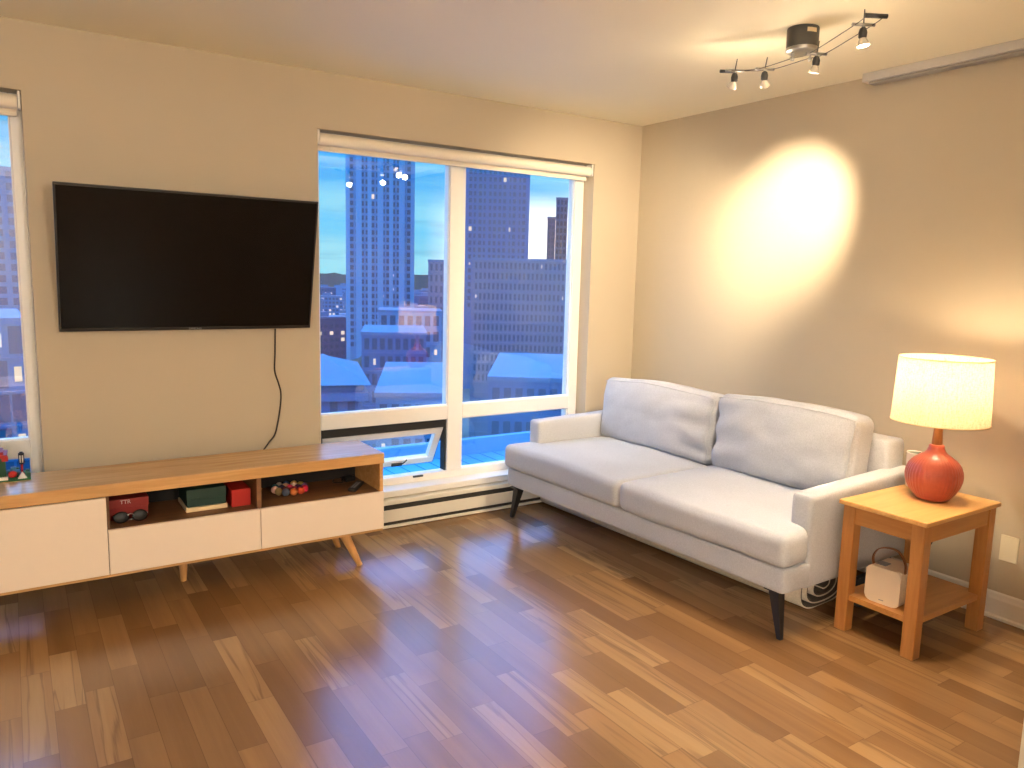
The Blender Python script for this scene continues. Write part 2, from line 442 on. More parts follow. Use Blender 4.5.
# ------------------------------------------------------------------ baseboard heater
t = thing('baseboard_heater', 'long cream baseboard heater under the large window with dark slots', 'heater', (-1.60, 0, 0))
bm = B()
bx(bm, -1.5, 1.32, -.062, -.002, .004, .020, bev=.002, seg=1)      # foot rail
bx(bm, -1.5, 1.32, -.012, -.002, .020, .165)                       # back plate
bx(bm, -1.5, 1.32, -.060, -.002, .150, .166, bev=.003, seg=1)      # top
bx(bm, -1.5, 1.32, -.066, -.058, .141, .166, bev=.002, seg=1)      # lip
obj('housing', bm, 'heater', t)
boxobj('front_panel', (-1.5, 1.32, -.066, -.060, .042, .112), 'heater', t, bev=.002)
bm = B(); bx(bm, -1.49, 1.31, -.052, -.013, .0205, .1495); obj('heating_core', bm, 'slot', t)
for s in (-1.5, 1.30):
    bm = B(); bx(bm, s, s + .02, -.067, -.002, .004, .167, bev=.002, seg=1); obj('end_cap', bm, 'heater', t)

# ------------------------------------------------------------------ television
t = thing('television', 'large black flat television mounted on the wall, tilted downwards', 'television', (-2.843, -.133, 1.467))
t.rotation_euler = (.236, 0, .002)
w, h = 1.122 / 2, .645 / 2
bm = B(); bx(bm, -w, w, 0, .022, -h, h, bev=.003); bx(bm, -w + .12, w - .12, .020, .05, -h + .03, h - .12, bev=.012)
obj('housing', bm, 'tvbody', t)
boxobj('screen', (-w + .009, w - .009, -.0015, .001, -h + .016, h - .009), 'tvscreen', t)
boxobj('logo_plate', (-.028, .028, -.003, 0, -h + .0015, -h + .0125), 'tvbody', t, bev=.001)
text_obj('logo', 'SAMSUNG', .0125, 'logo', t, Matrix.Translation((0, -.0035, -h + .007)) @ Matrix.Rotation(PI / 2, 4, 'X'))
bm = B(); bx(bm, -.2, .2, .05, .06, -.15, .15, bev=.003)
for s in (-1, 1): bx(bm, s * .13 - .015, s * .13 + .015, .055, .075, -.2, .2, bev=.003)
obj('wall_bracket', bm, 'darkmetal', t)
t2 = thing('wall_mount', 'dark metal wall arm hidden behind the tilted television', 'wall mount', (-2.843, 0, 1.45))
bm = B(); bx(bm, -.22, .22, -.018, 0, -.13, .13, bev=.003)
obj('mount_plate', bm, 'darkmetal', t2)
for s in (-1, 1):
    bm = B(); bx(bm, s * .13 - .01, s * .13 + .01, -.055, -.015, -.04, .04, bev=.003); obj('mount_arm', bm, 'darkmetal', t2)

bm = B(); tube(bm, spline([(-2.452, -.022, 1.150), (-2.453, -.02, 1.10), (-2.455, -.02, 1.02), (-2.457, -.015, .934), (-2.440, -.02, .868), (-2.429, -.02, .818), (-2.431, -.015, .75), (-2.448, -.02, .66), (-2.468, -.03, .60), (-2.51, -.06, .565), (-2.56, -.085, .50), (-2.57, -.085, .38)]), .0042)
tag(obj('power_cord', bm, 'cord'), 'dark cord hanging from the television down behind the low cabinet', 'cord')

# ------------------------------------------------------------------ media console
K = thing('media_console', 'low oak media console with white door and drawer fronts on splayed legs', 'media console', (-2.99, -.325, 0))
Yf, Yb = -.168, .165           # local: front face of carcass / back
xs = (-.95, -.302, .316, .925) # unit borders (local): left end, divider, divider, right end
bm = B(); bx(bm, -.968, .927, Yf - .010, Yb, .508, .560, bev=.0025, seg=1); obj('top', bm, 'oak', K)
bm = B()
bx(bm, xs[0], xs[3] - .003, Yf, Yb, .160, .1755)
for x in (xs[0], xs[3] - .021): bx(bm, x, x + .018, Yf - .004, Yb, .1755, .508)
obj('carcass', bm, 'oak', K)
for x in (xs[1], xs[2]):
    bm = B(); bx(bm, x - .010, x + .010, Yf + .002, Yb - .012, .1755, .508); obj('divider', bm, 'oakshade', K)
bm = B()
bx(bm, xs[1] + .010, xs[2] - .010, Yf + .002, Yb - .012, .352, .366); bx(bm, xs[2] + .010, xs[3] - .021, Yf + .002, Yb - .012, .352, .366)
obj('shelf', bm, 'oakshade', K)
bm = B(); bx(bm, xs[0] + .018, xs[3] - .021, Yb - .011, Yb - .002, .1755, .508); obj('back_panel', bm, 'backshade', K)
bm = B(); bx(bm, xs[0] + .02, xs[1] - .002, Yf - .018, Yf, .177, .505, bev=.0015, seg=1); obj('door', bm, 'lacquer', K)
bm = B(); bx(bm, xs[1] + .001, xs[2] - .001, Yf - .018, Yf, .177, .366, bev=.0015, seg=1); obj('drawer', bm, 'lacquer', K)
bm = B(); bx(bm, xs[2] + .001, xs[3] - .004, Yf - .018, Yf, .177, .366, bev=.0015, seg=1); obj('drawer', bm, 'lacquer', K)
for (x, y, dx, dy) in ((.735, -.125, .065, -.045), (.735, .10, .065, .03), (-.77, -.125, -.065, -.045), (-.77, .10, -.065, .03), (0.02, .055, 0, 0)):
    bm = B(); cyl(bm, (x, y, .160), (x + dx, y + dy, 0), .025, .0135, n=20)
    obj('leg', bm, 'oakz', K, smooth=50)

# things on the shelf and on top (world positions)
SZ = .3665
t = thing('board_game_box', 'red box with pale lettering at the left end of the open shelf', 'box', (-3.198, -.33, SZ), 0)
bm = B(); bx(bm, -.077, .077, -.05, .05, 0, .086, bev=.002); obj('box_body', bm, 'red', t)
bm = B(); bx(bm, -.079, .079, -.052, .052, .05, .090, bev=.002); obj('lid', bm, 'red', t)
text_obj('lettering', 'TTR', .023, 'ink', t, Matrix.Translation((-.012, -.0528, .076)) @ Matrix.Rotation(PI / 2, 4, 'X'))
t = thing('sunglasses', 'dark folded sunglasses lying in front of the red lettered box', 'sunglasses', (-3.198, -.435, SZ))
for s in (-1, 1):
    bm = B(); lathe(bm, [(.001, -.002), (.024, -.002), (.029, 0), (.024, .002), (.001, .002)], 24, M4=Matrix.Translation((s * .036, 0, .026)) @ Matrix.Rotation(PI / 2 - .25, 4, 'X') @ Matrix.Diagonal((1.05, .85, 1, 1)))
    obj('lens', bm, 'lens', t)
    bm = B(); tube(bm, spline([(s * .066, .004, .034), (s * .055, .012, .018), (s * .005, .022, .006), (-s * .035, .026, .004)]), .0022); obj('temple', bm, 'steel', t)
bm = B(); tube(bm, spline([(-.012, 0, .032), (0, -.002, .038), (.012, 0, .032)]), .002); obj('bridge', bm, 'steel', t)
t = thing('flat_case', 'cream flat box under the dark green box on the shelf', 'box', (-2.885, -.315, SZ))
bm = B(); bx(bm, -.088, .088, -.10, .10, 0, .020, bev=.002); obj('case', bm, 'cream', t)
t = thing('green_box', 'dark green lidded box lying on the cream flat box', 'box', (-2.884, -.308, SZ + .0205))
bm = B(); bx(bm, -.083, .083, -.10, .10, 0, .058, bev=.002); obj('box_body', bm, 'green', t)
bm = B(); bx(bm, -.085, .085, -.102, .102, .034, .080, bev=.003); obj('lid', bm, 'green', t)
t = thing('red_box', 'small plain bright red box against the shelf divider', 'box', (-2.7315 , -.325, SZ))
bm = B(); bx(bm, -.045, .040, -.10, .10, 0, .080, bev=.002); obj('box_body', bm, 'brightred', t)
t.location.x = -2.735
# felt ball trivet
ballc = [(214, 170, 96), (196, 150, 120), (226, 178, 160), (204, 34, 70), (196, 70, 34), (44, 60, 90), (60, 52, 74), (132, 110, 70), (120, 80, 120), (70, 30, 60), (150, 140, 130), (90, 40, 44), (84, 92, 110), (176, 150, 70), (230, 200, 180), (40, 90, 96), (150, 40, 60), (210, 120, 60)]
t = thing('felt_ball_trivet', 'round trivet of colourful felt balls in the right open shelf', 'trivet', (-2.475, -.30, SZ))
k = 0
for ring, r in ((12, .072), (6, .038)):
    for i in range(ring):
        a = 2 * PI * i / ring + ring
        bm = B(); bmesh.ops.create_uvsphere(bm, u_segments=16, v_segments=10, radius=.0185)
        for v in bm.verts: v.co *= 1 + .05 * noise.noise(v.co * 90 + Vector((k, 0, 0))); 
        for f in bm.faces: f.smooth = True
        mt = plain('felt %d' % k, c3(ballc[(k * 5 + 3) % 18]), .95, var=.15, scale=90, bump=.3)
        o = obj('felt_ball', bm, mt, t); o.location = (r * 1.0 * math.cos(a), r * math.sin(a), .0185); k += 1
bm = B(); bmesh.ops.create_uvsphere(bm, u_segments=16, v_segments=10, radius=.0185)
o = obj('felt_ball', bm, plain('felt centre', c3((200, 60, 90)), .95, bump=.3), t); o.location = (0, 0, .0185)
t = thing('remote_control', 'black remote control lying at the right end of the shelf', 'remote control', (-2.165, -.385, SZ), .9)
bm = B(); bx(bm, -.075, .075, -.02, .02, 0, .018, bev=.005); obj('remote_body', bm, 'blackplastic', t)
bm = B()
for i in range(6):
    for j in range(2): bx(bm, -.06 + i * .018, -.05 + i * .018, -.012 + j * .014, -.002 + j * .014, .018, .0205, bev=.001, seg=1)
obj('buttons', bm, 'grey', t)
t = thing('cable_adapter', 'small black adapter box beside the remote on the shelf', 'adapter', (-2.15, -.24, SZ), .3)
bm = B(); bx(bm, -.03, .03, -.022, .022, 0, .026, bev=.004); obj('adapter_body', bm, 'blackplastic', t)
bm = B(); tube(bm, spline([(-.03, 0, .012), (-.06, -.02, .006), (-.08, .02, .005), (-.05, .06, .005)]), .003); obj('adapter_lead', bm, 'blackplastic', t)

# toy brick village on top, cut by the photo's left edge
def tm(n, c, r=.6): M[n] = plain(n, c3(c), r, var=.02)
for n, c in (('toygreen', (24, 110, 56)), ('toyred', (160, 20, 18)), ('toywhite', (236, 234, 226)), ('toyblack', (28, 30, 36)), ('toyblue', (60, 110, 150)), ('toyyellow', (238, 206, 96)), ('toydark', (12, 70, 44)), ('toybrown', (110, 66, 40))): tm(n, c)
def studs(bm, x0, x1, y0, y1, z, st=.008, mat=0):
    x = x0 + st / 2
    while x < x1 - .001:
        y = y0 + st / 2
        while y < y1 - .001:
            cyl(bm, (x, y, z), (x, y, z + .0018), .0024, n=8, mat=mat); y += st
        x += st
t = thing('toy_brick_village', 'toy brick house with red roof and tiny street lamp on green plate', 'toy', (-3.66, -.19, .5605))
bm = B(); bx(bm, -.10, .115, -.088, .07, 0, .0034); studs(bm, -.10, .115, -.088, .07, .0034); obj('baseplate', bm, 'toygreen', t)
bm = B(); bx(bm, -.09, .030, -.045, .055, .0052, .090); bx(bm, -.09, .034, -.06, -.045, .0052, .012)
hs = obj('toy_house', bm, 'toydark', t)
for z in (.03, .06):
    for x in (-.07, -.03):
        bm = B(); bx(bm, x, x + .016, -.0475, -.0448, z, z + .02); obj('toy_window', bm, 'toyyellow', hs)
bm = B()
for k, s in enumerate((.064, .05, .036, .02)): bx(bm, -.030 - s - .002, -.030 + s + .004, -.052 + k * .009, .062 - k * .009, .0905 + k * .0125, .103 + k * .0125)
obj('toy_roof', bm, 'toyred', hs)
bm = B(); bx(bm, .018, .040, -.055, -.03, .078, .094); obj('toy_awning', bm, 'toyred', hs)
bm = B(); bx(bm, -.05, .036, -.084, -.064, .0052, .016, bev=.001, seg=1); obj('toy_snow_bank', bm, 'toywhite', t)
lp = B(); cyl(lp, (0, 0, .0052), (0, 0, .02), .009, n=12); cyl(lp, (0, 0, .02), (0, 0, .06), .0045, n=12)
o = obj('toy_lamp_post', lp, 'toyred', t); o.location = (.086, -.045, 0)
bm = B(); cyl(bm, (0, 0, .060), (0, 0, .066), .010, n=12); cyl(bm, (0, 0, .098), (0, 0, .106), .0105, n=12); cyl(bm, (0, 0, .106), (0, 0, .111), .006, n=12)
for k in range(4): cyl(bm, (.009 * math.cos(k * PI / 2), .009 * math.sin(k * PI / 2), .066), (.009 * math.cos(k * PI / 2), .009 * math.sin(k * PI / 2), .098), .0018, n=6)
obj('toy_lantern_cage', bm, 'toyblack', o)
bm = B(); cyl(bm, (0, 0, .066), (0, 0, .098), .0068, n=12); obj('toy_lantern_glass', bm, 'toywhite', o)
bm = B()
for (x, y, z, s) in ((0, 0, .014, .014), (.012, .006, .02, .012), (-.012, .004, .022, .012), (.002, .002, .036, .010), (.022, 0, .012, .009)):
    bx(bm, x - s, x + s, y - s, y + s, z - s * .6, z + s * .6, bev=.002, seg=1)
o = obj('toy_bush', bm, 'toyblue', t); o.location = (.054, -.01, 0)
bm = B(); lathe(bm, [(.004, .0052), (.013, .009), (.0165, .018), (.014, .028), (.005, .033)], 16); o = obj('toy_flower', bm, 'toyred', t); o.location = (.052, -.062, .004)
bm = B(); vs = [bm.verts.new(c) for c in ((-.016, -.012, .0052), (.016, -.012, .0052), (.016, .012, .0052), (-.016, .012, .0052), (0, -.006, .032), (0, .006, .032))]
for f in ((0, 1, 4), (1, 2, 5, 4), (2, 3, 5), (3, 0, 4, 5), (3, 2, 1, 0)): bm.faces.new([vs[i] for i in f])
o = obj('toy_tent', bm, 'toywhite', t); o.location = (.086, -.069, 0)
bm = B()
for (x, y, z) in ((.108, -.05, .012), (.106, -.02, .018), (.070, .02, .02), (.066, -.04, .012)): bx(bm, x - .007, x + .007, y - .008, y + .008, .0052, z + .012)
obj('toy_shrub', bm, 'toydark', t)

# ------------------------------------------------------------------ sofa
S = thing('sofa', 'light grey two-seat linen sofa with tapered black legs along the right wall', 'sofa', (-1.09, -1.185, 0), math.atan2(.08, 1.85))
bm = B()
def wob(seed, amp, sc=5):
    return lambda p: p + Vector((noise.noise(p * sc + Vector((seed, 0, 0))), noise.noise(p * sc + Vector((0, seed, 5))), noise.noise(p * sc + Vector((9, 0, seed))))) * amp
# front rail with rounded ends plus deck
w1 = wob(1, .004)
soft_box(bm, (.18, 1.922, .108), .018, (8, 30, 6), lambda u, v, w, p: w1(p), off=(.09, .033, .254))
bx(bm, .10, .98, -.84, .90, .20, .305, bev=.01)
obj('base', bm, 'linen', S)
for s in (-1, 1):
    bm = B(); wf = wob(3 + s, .004)
    soft_box(bm, (.845, .100, .400), .020, (20, 6, 14), lambda u, v, w, p: wf(p) + Vector((0, 0, (.016 if w > 0 else 0) * (u + 1) / 2)), off=(.578, .944 if s > 0 else -.878, .388))
    obj('arm', bm, 'linen', S)
bm = B(); wf = wob(8, .004)
soft_box(bm, (.15, 1.80, .535), .024, (6, 30, 14), lambda u, v, w, p: wf(p), off=(.910, .035, .466))
obj('back_frame', bm, 'linen', S)
def seat(s):
    L = .985 if s > 0 else .955; yc = s * (L / 2 + .003) + .018
    wf = wob(20 + s * 3, .006, 4)
    def fn(u, v, w, p):
        q = p.copy()
        out = v * s   # towards the arm
        q.x = p.x
        xx = p.x + .33
        # body narrows behind the arm fronts
        k = max(0, min(1, (xx + .03 - .175) / .02)); k = k * k * (3 - 2 * k)
        if out > 0: q.y -= s * k * .095 * max(0, out) ** 3
        bul = (1 - u ** 4) * (1 - v ** 4)
        if w > 0: q.z += .014 * bul * w
        q.z += .006 * math.sin(v * 2.2 + s) * (w > 0)
        return wf(q)
    bm = B(); soft_box(bm, (.715, L, .139), .036, (40, 34, 10), fn, off=(.33, yc, .3815))
    o = obj('seat_cushion', bm, 'linen', S)
seat(1); seat(-1)
def backc(s, y0, y1, ztop, seed):
    """loose back cushion leaning on the back frame"""
    L = y1 - y0; yc = (y0 + y1) / 2; Hh = ztop - .435
    lean = math.radians(-7)
    def fn(u, v, w, p):
        q = p.copy()
        edge = (1 - abs(v) ** 3.0) * (1 - abs(w) ** 2.6)
        if u < 0: q.x -= .045 * edge
        else: q.x += .02 * edge
        q.z += (.010 * math.cos(v * 1.6) + .010 * noise.noise(Vector((v * 2, seed, 0)))) * (w + 1) / 2
        # corners pulled in, dog ears
        q.y -= v * .012 * (1 - abs(w)) ** 1 * .4
        q.z -= (abs(v) ** 8) * .012 * (w > .5)
        # creases fanning from the inner end
        inner = -s * v
        fan = max(0, inner - .25) / .75
        zz = w + .3 * (inner - 1)
        cr = math.sin(zz * 9 + seed + .8 * noise.noise(Vector((v * 3, w * 3, seed))))
        if u < 0: q.x += .012 * fan * cr * (1 - abs(w) ** 6)
        fan2 = max(0, -inner - .6) / .4
        if u < 0: q.x += .004 * fan2 * math.sin(w * 8 + seed * 2)
        n = noise.noise(Vector((v * 2.2, w * 2.0, seed))) * .010 + noise.noise(Vector((v * 5, w * 4, seed))) * .005
        if u < 0: q.x += n
        return q
    bm = B(); soft_box(bm, (.175, L, Hh), .042, (10, 44, 26), fn)
    o = obj('back_cushion', bm, 'linen', S)
    o.location = (.745, yc, .437 + Hh / 2); o.rotation_euler = (0, -lean, 0)
    bm = B()
    hl, hh = L / 2 - .02, Hh / 2
    def surf(v, w, u=-1):
        p = Vector((-.0775 + .010, v * hl, w * hh)); return p
    pts = []
    for k in range(41):
        v = -1 + 2 * k / 40
        p = fn(-1, v, .86, Vector((-.084, v * (hl + .006), hh * .90)))
        p.x -= .0015; pts.append(p)
    tube(bm, pts, .002, 6)
    pts = []
    for k in range(21):
        w = -.86 + 1.72 * k / 20
        p = fn(-1, -.955, w, Vector((-.0835, -(L / 2 - .014), w * hh))); p.x -= .000; pts.append(p)
    tube(bm, pts, .0022, 6)
    obj('piping', bm, 'piping', o)
backc(1, .020, .905, .828, 1.3)
backc(-1, -.795, .010, .846, 4.1)
for (x, y, dx, dy) in ((.045, .925, -.015, .045), (.06, -.855, -.025, -.05), (.90, .90, .03, .03), (.90, -.85, .03, -.03)):
    bm = B()
    a = Vector((x, y, .200)); b = Vector((x + dx, y + dy, 0))
    q = [(1, .026), (.0, .0)]
    vs = []
    for (c, hx) in ((a, .024), (b, .0095)):
        vs.append([bm.verts.new(c + Vector((i * hx, j * hx, 0))) for i, j in ((-1, -1), (1, -1), (1, 1), (-1, 1))])
    for k in range(4): bm.faces.new((vs[0][k], vs[0][(k + 1) % 4], vs[1][(k + 1) % 4], vs[1][k]))
    bm.faces.new(vs[0]); bm.faces.new(vs[1])
    bx(bm, x - .045, x + .045, y - .03, y + .03, .194, .2005, bev=.001, seg=1)
    obj('leg', bm, 'blackmetal', S)

# rolled rug under the sofa
t = thing('rolled_rug', 'pale rolled-up rug with dark pile pushed under the sofa', 'rug', (-.607, -1.02, 0), .05)
bm = B()
def spiral_pts(turns=3.4, n=150):
    out = []
    for k in range(n + 1):
        f = k / n; a = f * turns * 2 * PI - PI / 2
        r = .16 + (1 - .16) * (min(1, f * 1.26) ** .85) + .03 * max(0, f - .79)
        ca, sa = math.cos(a), math.sin(a); e_ = 1 - .35 * f
        out.append((.172 * r * math.copysign(abs(ca) ** e_, ca), .094 + .092 * r * math.copysign(abs(sa) ** e_, sa), a, r))
    return out
sp = spiral_pts()
th = .0065
y0, y1 = -.945, .915
def sheet(bm, offs, thick, y0, y1):
    rows = []
    for i, (x, z, a, r) in enumerate(sp):
        nx, nz = math.cos(a), math.sin(a)
        rows.append([bm.verts.new((x + nx * d, y, max(.0005, z + nz * d))) for y in (y0, y1) for d in (offs, offs + thick)])
    for A, C in zip(rows, rows[1:]):
        for (i, j) in ((0, 1), (1, 3), (3, 2), (2, 0)):
            bm.faces.new((A[i], A[j], C[j], C[i])).smooth = (i, j) in ((1, 3), (2, 0))
    for R in (rows[0], rows[-1]): bm.faces.new((R[0], R[1], R[3], R[2]))
sheet(bm, 0, .006, y0, y1); obj('rug_backing', bm, 'rug', t)
bm = B(); sheet(bm, -.008, .008, y0 + .002, y1 - .002); obj('rug_pile', bm, 'rugdark', t)

# ------------------------------------------------------------------ side table
T = thing('side_table', 'square-legged light wood side table with lower shelf at the sofa end', 'side table', (-.445, -2.30, 0))
x0, x1, y0, y1 = -.275, .272, -.174, .168
bm = B(); bx(bm, x0 - .015, x1 + .012, y0 - .012, y1 + .015, .5415, .560, bev=.0025, seg=1); obj('table_top', bm, 'birch', T)
lw = .052
for (a, b) in ((x0, y0), (x1 - lw, y0), (x0, y1 - lw), (x1 - lw, y1 - lw)):
    bm = B(); bx(bm, a, a + lw, b, b + lw, 0, .5415, bev=.003); obj('leg', bm, 'beechz', T)
bm = B(); bx(bm, x0 + lw, x1 - lw, y0 + .006, y0 + .026, .468, .5415); obj('apron', bm, 'beechx', T)
bm = B(); bx(bm, x0 + lw, x1 - lw, y1 - .026, y1 - .006, .468, .5415); obj('apron', bm, 'beechx', T)
bm = B(); bx(bm, x0 + .006, x0 + .026, y0 + lw, y1 - lw, .468, .5415); obj('apron', bm, 'beechy', T)
bm = B(); bx(bm, x1 - .026, x1 - .006, y0 + lw, y1 - lw, .468, .5415); obj('apron', bm, 'beechy', T)
bm = B()
bx(bm, x0 + lw, x1 - lw, y0 + .012, y1 - .012, .137, .160); bx(bm, x0 + .010, x0 + lw, y0 + lw, y1 - lw, .137, .160); bx(bm, x1 - lw, x1 - .010, y0 + lw, y1 - lw, .137, .160)
obj('shelf', bm, 'beechx', T)

# portable white device with leather handle
D = thing('portable_projector', 'rounded white box with tan leather handle on the side table shelf', 'projector', (-.612, -2.300, .1605), math.radians(4))
D.location = (-.600, -2.2985, .1605)
def rounded_slab(bm, d0, d1, w, h, r, n=8):
    ring = []
    for (cx, cz, a0) in ((w / 2 - r, h - r, 0), (-w / 2 + r, h - r, PI / 2), (-w / 2 + r, r, PI), (w / 2 - r, r, 3 * PI / 2)):
        for k in range(n + 1):
            a = a0 + PI / 2 * k / n; ring.append((cx + r * math.cos(a), cz + r * math.sin(a)))
    A = [bm.verts.new((d0, y, z)) for y, z in ring]; C = [bm.verts.new((d1, y, z)) for y, z in ring]
    fs = [bm.faces.new((A[k], A[(k + 1) % len(ring)], C[(k + 1) % len(ring)], C[k])) for k in range(len(ring))]
    for f in fs: f.smooth = True
    fa = bm.faces.new(A); fb = bm.faces.new(C)
    bmesh.ops.bevel(bm, geom=list(fa.edges) + list(fb.edges), offset=.003, segments=2, affect='EDGES')
bm = B(); rounded_slab(bm, -.058, .07, .140, .148, .022); obj('case', bm, 'device', D, smooth=40)
bm = B(); rounded_slab(bm, -.0625, -.058, .125, .138, .02); 
for v in bm.verts: v.co.z += .004
obj('seam', bm, 'blackplastic', D, smooth=40)
bm = B(); rounded_slab(bm, -.080, -.0625, .142, .150, .024); obj('front_panel', bm, 'device', D, smooth=40)
bm = B(); bx(bm, -.0808, -.0800, -.010, .010, .0145, .0175); obj('logo', bm, 'grey', D)
bm = B(); bx(bm, -.045, .0, .01, .05, .148, .1515, bev=.001); obj('control_pad', bm, 'grey', D)
bm = B()
arc = spline([(-.035, .064, .138), (-.035, .068, .175), (-.035, .046, .212), (-.035, 0, .226), (-.035, -.035, .218), (-.035, -.062, .180), (-.035, -.066, .138)], 8)
L_, R_ = [], []
for p in arc:
    L_.append(p)
prev = None
for i, p in enumerate(arc):
    t_ = (arc[min(i + 1, len(arc) - 1)] - arc[max(i - 1, 0)]).normalized(); nn = t_.cross(Vector((1, 0, 0))).normalized() * .0015
    cur = [bm.verts.new(p + nn * a + Vector((b, 0, 0))) for a, b in ((-1, -.008), (1, -.008), (1, .008), (-1, .008))]
    if prev:
        for k in range(4): bm.faces.new((prev[k], prev[(k + 1) % 4], cur[(k + 1) % 4], cur[k]))
    else: bm.faces.new(cur)
    prev = cur
bm.faces.new(prev); obj('handle', bm, 'leather', D)
t = thing('black_charger', 'small black power brick on the side table shelf behind the white box', 'charger', (-.42, -2.235, .1605), .4)
bm = B(); bx(bm, -.04, .04, -.03, .03, 0, .045, bev=.006); obj('brick', bm, 'blackplastic', t)
bm = B(); tube(bm, spline([(.04, 0, .02), (.07, .03, .01), (.04, .07, .006), (-.05, .06, .005)]), .003); obj('lead', bm, 'blackplastic', t)
t = thing('black_pouch', 'dark pouch on the floor behind the side table beside the sofa', 'pouch', (-.40, -2.055, 0), .1)
bm = B(); wf = wob(33, .01, 14)
soft_box(bm, (.16, .075, .13), .03, (10, 8, 10), lambda u, v, w, p: wf(p) * 1, off=(0, 0, .072)); 
for v in bm.verts: v.co.z = max(.001, v.co.z)
obj('pouch_body', bm, plain('dark blue fabric', (.02, .022, .032), .9, bump=.3), t)
bm = B(); bx(bm, -.06, .06, -.012, .012, .128, .142, bev=.003); obj('pouch_flap', bm, 'blackplastic', t)

# ------------------------------------------------------------------ table lamp
LX, LY = -.370, -2.304
LP = thing('table_lamp', 'lit table lamp with coral ribbed globe base and cream drum shade', 'table lamp', (LX, LY, .5605))
prof = [(.020, 0), (.058, 0), (.066, .004), (.073, .014), (.088, .035), (.101, .060), (.1075, .085), (.109, .103), (.107, .122), (.099, .145), (.083, .166), (.062, .183), (.044, .195), (.035, .206), (.0305, .218), (.029, .229), (.024, .232)]
bm = B()
rib = lambda a, z: 1 + (.010 * math.cos(a * 44) if .01 < z < .185 else 0) * (1 - abs((z - .1) / .1) ** 4)
lathe(bm, prof, 264, rib=rib); obj('base', bm, 'coral', LP)
bm = B(); lathe(bm, [(.0195, .232), (.0205, .236), (.016, .320), (.015, .335)], 24); obj('neck', bm, 'neckwood', LP, smooth=50)
bm = B(); lathe(bm, [(.012, .335), (.014, .340), (.014, .375), (.010, .380)], 16)
tube(bm, spline([(.014, 0, .338), (.055, 0, .36), (.075, 0, .44), (.06, 0, .53), (.004, 0, .573)]), .0018)
tube(bm, spline([(-.014, 0, .338), (-.055, 0, .36), (-.075, 0, .44), (-.06, 0, .53), (-.004, 0, .573)]), .0018)
for k in range(3):
    a = k * 2 * PI / 3 + .5; tube(bm, [(0, 0, .575), (.171 * math.cos(a), .171 * math.sin(a), .587)], .0016, 6)
cyl(bm, (0, 0, .570), (0, 0, .588), .006)
obj('harp', bm, 'steel', LP, smooth=40)
bm = B(); lathe(bm, [(.010, .380), (.013, .388), (.024, .412), (.030, .432), (.028, .450), (.016, .463), (.002, .467)], 20); obj('bulb', bm, 'bulb', LP)
RB, RT, ZB, ZT = .184, .1725, .330, .594
bm = B()
n = 72
def ring(r, z): return [bm.verts.new((r * math.cos(2 * PI * k / n), r * math.sin(2 * PI * k / n), z)) for k in range(n)]
prof = [(RB, ZB), (RB - .0005, ZB + .004), (RT + .0005, ZT - .004), (RT, ZT)]
O_ = [ring(r, z) for r, z in prof]; 
for a, b in zip(O_, O_[1:]):
    for k in range(n): bm.faces.new((a[k], a[(k + 1) % n], b[(k + 1) % n], b[k])).smooth = True
sh = obj('lamp_shade', bm, 'shade', LP)
for (z, r) in ((ZB, RB), (ZT, RT)):
    bm = B(); tube(bm, [(r * math.cos(2 * PI * k / 72), r * math.sin(2 * PI * k / 72), z) for k in range(73)], .0022, 6)
    obj('shade_rim', bm, plain('shade edge tape', c3((216, 188, 140)), .8), sh)
bm = B(); tube(bm, spline([(.066, .02, .006), (.15, .055, .004), (.200, .085, .004), (.219, .095, -.004), (.224, .100, -.04), (.228, .110, -.12), (.235, .13, -.24), (.26, .15, -.36), (.29, .18, -.46), (.31, .20, -.5)]), .0026)
obj('cord', bm, 'cord', LP)
# second, thicker lead against the wall, and a thin one
bm = B(); tube(bm, spline([(-.075, -2.10, .50), (-.07, -2.16, .44), (-.05, -2.17, .36), (-.045, -2.165, .28), (-.06, -2.14, .20), (-.05, -2.12, .10), (-.05, -2.10, .012)]), .0038)
tag(obj('charging_cable', bm, 'blackplastic'), 'dark cable dropping behind the side table close to the wall', 'cable')

t = thing('tumbler', 'white tumbler with grey green inside standing behind the coral lamp', 'cup', (-.256, -2.158, .5605))
bm = B(); lathe(bm, [(.002, 0), (.027, 0), (.030, .004), (.036, .150), (.037, .156), (.0352, .156), (.034, .150), (.0285, .02)], 32, cap=False); obj('cup_wall', bm, 'ceramicwhite', t)
bm = B(); lathe(bm, [(.0345, .153), (.0335, .1495), (.0278, .019), (.001, .019)], 32, cap=False); obj('cup_lining', bm, 'cupin', t)

# wall plate
t = thing('wall_plate', 'blank ivory cover plate on the right wall beside the side table', 'wall plate', (0, -2.468, .323))
bm = B(); bx(bm, -.006, 0, -.0365, .0365, -.058, .058, bev=.003); obj('plate', bm, 'plate', t)
for s in (-1, 1):
    bm = B(); cyl(bm, (-.0055, 0, s * .030), (-.0068, 0, s * .030), .0032, n=12); obj('screw', bm, 'plate', t)

# ------------------------------------------------------------------ curtain track on the ceiling
t = thing('curtain_track', 'pale grey track fixed under the ceiling along the right wall', 'curtain track', (-.05, -2.4, H))
bm = B(); bx(bm, -.030, .040, -.60 * 1.2, .775, -.040, 0, bev=.003, seg=1); obj('track_box', bm, plain('pale grey aluminium', c3((196, 192, 186)), .4, .2), t)
bm = B(); bx(bm, -.018, .034, -.60 * 1.2, .745, -.052, -.041, bev=.002, seg=1); obj('track_rail', bm, plain('grey rail', c3((150, 146, 138)), .5), t)

